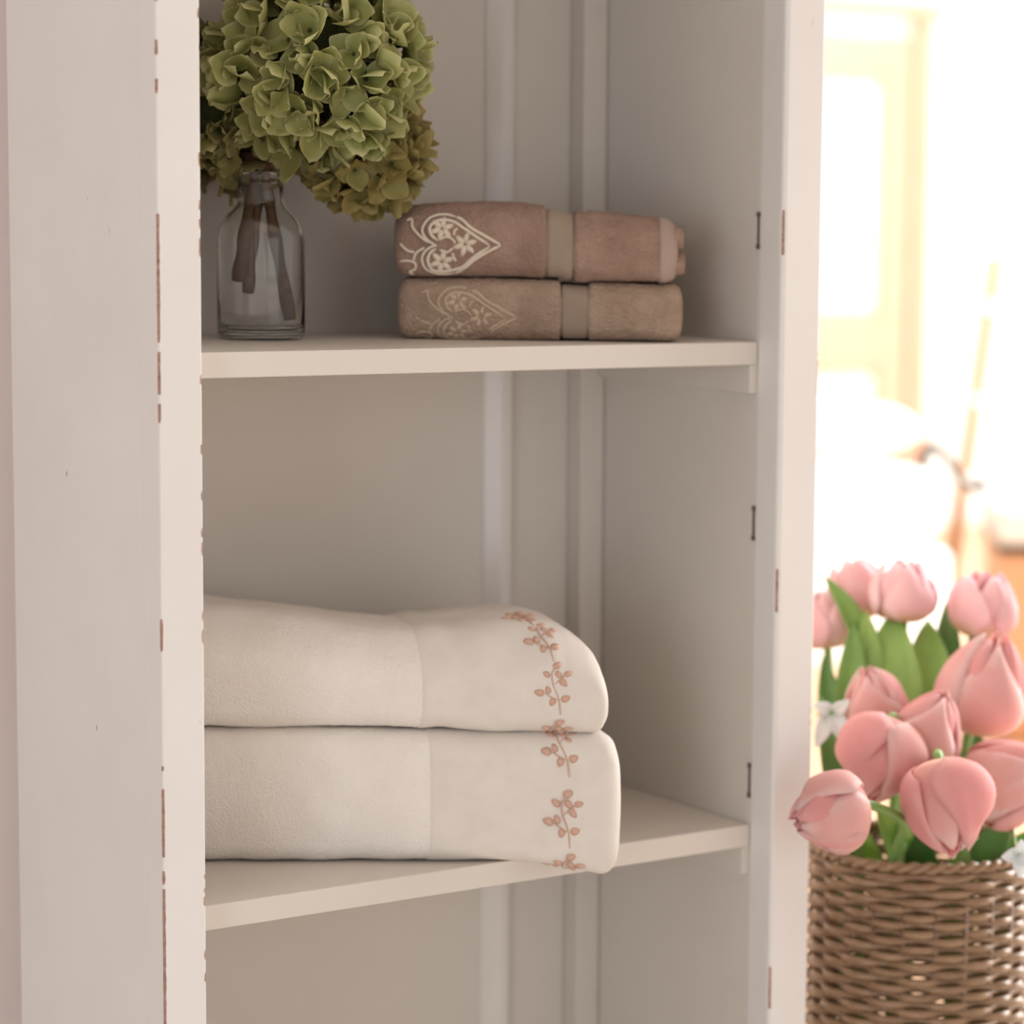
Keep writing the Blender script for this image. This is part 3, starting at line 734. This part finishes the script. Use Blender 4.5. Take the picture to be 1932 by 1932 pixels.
def tulip(px, py, depth, axis, L, Wd, op, pal, label, leaves=(), root_off=(0, 0)):
    c = at(px, py, depth); ax = camdir(*axis); base = c-ax*L*.5
    foot = np.array([BC[0]+root_off[0], BC[1]+root_off[1], .10])
    t = thing('tulip', foot, label, 'tulip', 'pink tulips in the wicker basket')
    R = frame(ax, rng.uniform(0, 6.28)); outer, inner = pal
    # three wide outer petals, then tighter ruffled whorls inside
    for (cnt, sc, ln, sp, off, tp, mt) in ((3, 1.06, .96, 1.02, 0.0, .56, outer), (3, .93, 1.0, 1.05, 1.05, .46, outer), (4, .74, .99, .95, .5, .45, inner), (3, .46, .94, 1.1, .2, .3, inner)):
        for k in range(cnt):
            V, F, U = tulip_petal(L*ln*rng.uniform(.93, 1.04), Wd*.5*rng.uniform(.96, 1.05), off+k*2*math.pi/cnt+rng.normal(0, .10), sp*rng.uniform(.9, 1.1), op*(rng.uniform(.6, 2.2) if sc > 1 else 1 if sc > .8 else .2), sc, rng.uniform(0, 6), tp)
            o = mesh_obj('petal', rel(t, (R@V.T).T+base), F, M[mt], t, True, U)
            s_ = o.modifiers.new('thick', 'SOLIDIFY'); s_.thickness = .0008
    mid = np.array([BC[0]+root_off[0]*1.15, BC[1]+root_off[1]*1.15, BZ-.02])
    p = spline([foot, mid, .45*mid+.55*base-ax*.03+np.array([0, 0, .006]), base-ax*.012, base+ax*.006], 34)
    V, F = tube(p, np.linspace(.0042, .0034, 34), 8); mesh_obj('stem', rel(t, V), F, M['stem_green'], t)
    for (bx, by, tx, ty, w, dp, dp2, mt) in leaves:
        V, F, U = leaf_mesh(at(bx, by, dp), at(tx, ty, dp2), w/4627*dp, camdir(rng.uniform(-.5, .5), .3, 1))
        o = mesh_obj('leaf', rel(t, V), F, M[mt], t, True, U); s_ = o.modifiers.new('thick', 'SOLIDIFY'); s_.thickness = .0009
    return t
PK, PL = ('tulip', 'tulip_inner'), ('tulip_pale', 'tulip_pale')
def ro(): return (rng.uniform(-.035, .035), rng.uniform(-.035, .035))
tulip(1556, 1537, 1.815, (-.90, -.12, .40), .058, .058, .15, PK, 'pink tulip drooping left in front of the cabinet edge, lowest on the left',
      [(1650, 1625, 1612, 1545, 60, 1.99, 1.93, 'leaf')], (-.05, -.03))
tulip(1656, 1440, 1.900, (-.35, -.75, .50), .064, .066, .10, PK, 'big pink tulip facing forward, directly above the gap left of the basket rim centre',
      [(1700, 1640, 1660, 1530, 62, 1.98, 1.94, 'leaf'), (1575, 1500, 1552, 1310, 52, 1.99, 2.0, 'leaf_dark')], (-.035, -.02))
tulip(1650, 1312, 1.985, (-.30, .80, .45), .056, .050, .05, PK, 'smaller pink tulip leaning back left, above the big forward facing one',
      [(1600, 1420, 1612, 1172, 62, 2.03, 2.05, 'leaf'), (1570, 1420, 1556, 1235, 48, 2.06, 2.08, 'leaf_dark')], ro())
tulip(1757, 1366, 1.925, (.25, .75, .50), .064, .053, .05, PK, 'narrow pink tulip in the middle of the bunch, left of the largest one',
      [(1700, 1420, 1682, 1148, 120, 2.03, 2.06, 'leaf'), (1745, 1420, 1752, 1165, 100, 2.04, 2.07, 'leaf')], ro())
tulip(1858, 1282, 1.985, (.20, .90, .35), .080, .070, .12, PK, 'largest pink tulip high on the right with sunlit pale top',
      [(1775, 1400, 1792, 1120, 60, 2.06, 2.10, 'leaf_dark')], ro())
tulip(1790, 1528, 1.850, (.10, -.85, .45), .068, .068, .12, PK, 'pink tulip hanging over the front of the basket rim, pointed tip downwards',
      [(1735, 1655, 1742, 1560, 62, 1.98, 1.94, 'leaf_dark'), (1850, 1660, 1905, 1530, 66, 1.97, 1.94, 'leaf_dark')], (.0, -.05))
tulip(1912, 1470, 1.920, (.60, .35, .50), .072, .066, .10, PK, 'pink tulip cut by the right border of the picture, beside the drooping front one',
      [(1880, 1660, 1935, 1570, 50, 1.98, 1.95, 'leaf'), (1830, 1480, 1842, 1370, 50, 2.0, 2.02, 'leaf_dark')], (.04, -.01))
tulip(1706, 1112, 2.060, (.0, 1, .15), .050, .052, .35, PL, 'pale blown out pink tulip standing upright behind the broad green leaves', [], (.01, .04))
tulip(1616, 1108, 2.105, (-.25, 1, .1), .052, .046, .30, PL, 'pale pink tulip upright at the back left with a pointed greenish outer petal',
      [(1640, 1240, 1560, 1085, 45, 2.06, 2.07, 'leaf'), (1648, 1300, 1632, 1150, 45, 2.05, 2.06, 'leaf')], (-.02, .04))
tulip(1860, 1140, 2.060, (.12, 1, .15), .054, .052, .40, PL, 'pale open tulip upright at the back right with yellow base', [(1850, 1300, 1838, 1180, 45, 2.05, 2.06, 'leaf_dark')], (.03, .04))
tulip(1556, 1166, 2.090, (-.1, 1, .1), .048, .048, .30, PL, 'pale tulip at the far back left, partly hidden by the cabinet edge', [], (-.045, .03))

# little white filler blossoms
def blossom(px, py, depth, label, petals, foot_off):
    c = at(px, py, depth); foot = np.array([BC[0]+foot_off[0], BC[1]+foot_off[1], .12])
    t = thing('white_blossom', foot, label, 'flower', 'white blossoms in the wicker basket')
    V, F = tube(spline([foot, np.array([foot[0], foot[1], BZ]), c], 24), .0014, 6); mesh_obj('stem', rel(t, V), F, M['stem_green'], t)
    for dx, dy, ex, ey, w in petals:
        V, F, U = leaf_mesh(at(px+dx, py+dy, depth), at(px+ex, py+ey, depth-.006), w/4627*depth, camdir(.1, .1, 1), .35)
        o = mesh_obj('petal', rel(t, V), F, M['white_petal'], t, True, U); s_ = o.modifiers.new('thick', 'SOLIDIFY'); s_.thickness = .0010
blossom(1566, 1348, 1.96, 'small white blossom beside the cabinet edge left of the tulips', [(-6, 0, -26, 62, 30), (6, 0, 24, 50, 34), (0, -4, -30, -20, 26), (6, -4, 36, -26, 24)], (-.06, .0))
blossom(1920, 1612, 1.86, 'small white blossom over the basket rim at the right', [(0, 0, -30, 6, 26), (0, 0, 6, 44, 30), (0, 0, 30, 20, 28), (0, 0, 8, -26, 24)], (.05, -.05))

# ------------------------------------------------------------------ bright room beyond
def rounded_box(b, bev, name, mat, parent):
    V, F = box(*b); o = mesh_obj(name, rel(parent, V), F, mat, parent, True)
    m_ = o.modifiers.new('bevel', 'BEVEL'); m_.width = bev; m_.segments = 4
    return o
p0 = at(1480, 880, 3.70); p1 = at(1800, 880, 3.60); ztop = float(p1[2])
ax0, ax1 = p0[0]-.25, p1[0]+.01; ay = min(p0[1], p1[1])
db = thing('daybed', ((ax0+ax1)/2, ay+.35, 0), 'low white covered daybed in the bright room behind the tulips', 'daybed')
rounded_box((ax0, ax1, ay, ay+.45, .27, ztop-.12), .02, 'base_cover', M['white_fab'], db)
rounded_box((ax0+.005, ax1-.005, ay+.005, ay+.445, ztop-.1198, ztop), .045, 'mattress', M['white_fab'], db)
for x in (ax0+.05, ax1-.05):
    for y in (ay+.05, ay+.40):
        V, F = lathe([(0, 0), (.016, 0), (.020, .14), (.022, .2695), (0, .2695)], 14); V = np.array(V)+np.array([x, y, 0]); mesh_obj('leg', rel(db, V), F, M['honey'], db)
# plump white pillow on the daybed
pc = at(1585, 850, 3.82); pl_ = thing('pillow', (pc[0], pc[1], ztop), 'plump white pillow lying on the daybed in front of the pine door', 'pillow')
V = []; n = 18
for sgn in (1, -1):
    for j in range(n+1):
        for i in range(n+1):
            u, v = 2*i/n-1, 2*j/n-1; e = max(0, (1-u**4)*(1-v**4))**.5
            V.append((pc[0]+u*.11*(1-.06*v*v), pc[1]+v*.08*(1-.06*u*u), ztop+.038+sgn*.040*e))
F = []
for s_ in (0, 1):
    b0 = s_*(n+1)**2
    for j in range(n):
        for i in range(n):
            q = (b0+j*(n+1)+i, b0+j*(n+1)+i+1, b0+(j+1)*(n+1)+i+1, b0+(j+1)*(n+1)+i); F.append(q if s_ == 0 else q[::-1])
mesh_obj('cushion_cover', rel(pl_, V), F, M['white_fab'], pl_)
# curled iron ornament on the daybed
cp = [at(x, y, 3.62) for x, y in ((1740, 882), (1744, 855), (1757, 843), (1776, 853), (1795, 876), (1806, 897), (1818, 912), (1836, 920), (1849, 915), (1856, 904))]
tag(mesh_obj('iron_scroll', *tube(spline(cp, 50), np.interp(np.arange(50), [0, 10, 30, 49], [.0085, .0075, .0055, .0085]), 8), M['iron']), 'thin curled dark iron scroll at the right end of the white daybed', 'ornament')
# peach wooden chest with a white top at the right
q0 = at(1882, 1030, 4.3); zq = float(q0[2]); gx, gy = math.cos(YAW+.12), -math.sin(YAW+.12)
ch = thing('chest', (q0[0]+.3*gx-.2*gy, q0[1]+.3*gy+.2*gx, 0), 'peach coloured wooden chest with white top at the right border behind the tulips', 'chest')
def cb(name, a0, a1, b0, b1, z0, z1, mat, bev):
    poly = [(q0[0]+gx*a-gy*b, q0[1]+gy*a+gx*b) for a, b in ((a0, b0), (a1, b0), (a1, b1), (a0, b1))]
    V, F = prism(poly, lambda x, y: z0, lambda x, y: z1); o = mesh_obj(name, rel(ch, V), F, mat, ch, False)
    m_ = o.modifiers.new('bevel', 'BEVEL'); m_.width = bev; m_.segments = 2
cb('body', .006, .62, .012, .40, .03, zq-.014, M['peach'], .006)
cb('lid_shade_strip', 0, .632, 0, .41, zq-.0138, zq, M['iron'], .003)  # dark strip stands in for the shade under the lid overhang
cb('top_cushion', -.004, .636, -.004, .414, zq+.0002, zq+.07, M['white_fab'], .015)
for a in (.03, .56):
    for b in (.03, .34): cb('foot', a, a+.04, b, b+.04, 0, .0298, M['peach'], .003)
# leaning bamboo pole
b0 = at(1878, 490, 5.0); b1 = at(1818, 905, 4.75); k = b0[2]/(b0[2]-b1[2]); foot = b0+(b1-b0)*k
pole = thing('bamboo_pole', foot, 'thin pale bamboo pole leaning in the bright room at the right', 'pole')
V, F = tube([b0, foot+np.array([0, 0, .006])], .014, 10); mesh_obj('cane', rel(pole, V), F, M['bamboo'], pole)
for f in (.12, .33, .5, .68, .85):
    c = b0+(foot-b0)*f; dd = (foot-b0)/np.linalg.norm(foot-b0); V, F = tube([c-dd*.012, c, c+dd*.012], [.0142, .0165, .0142], 10); mesh_obj('node_ring', rel(pole, V), F, M['white_fab'], pole)
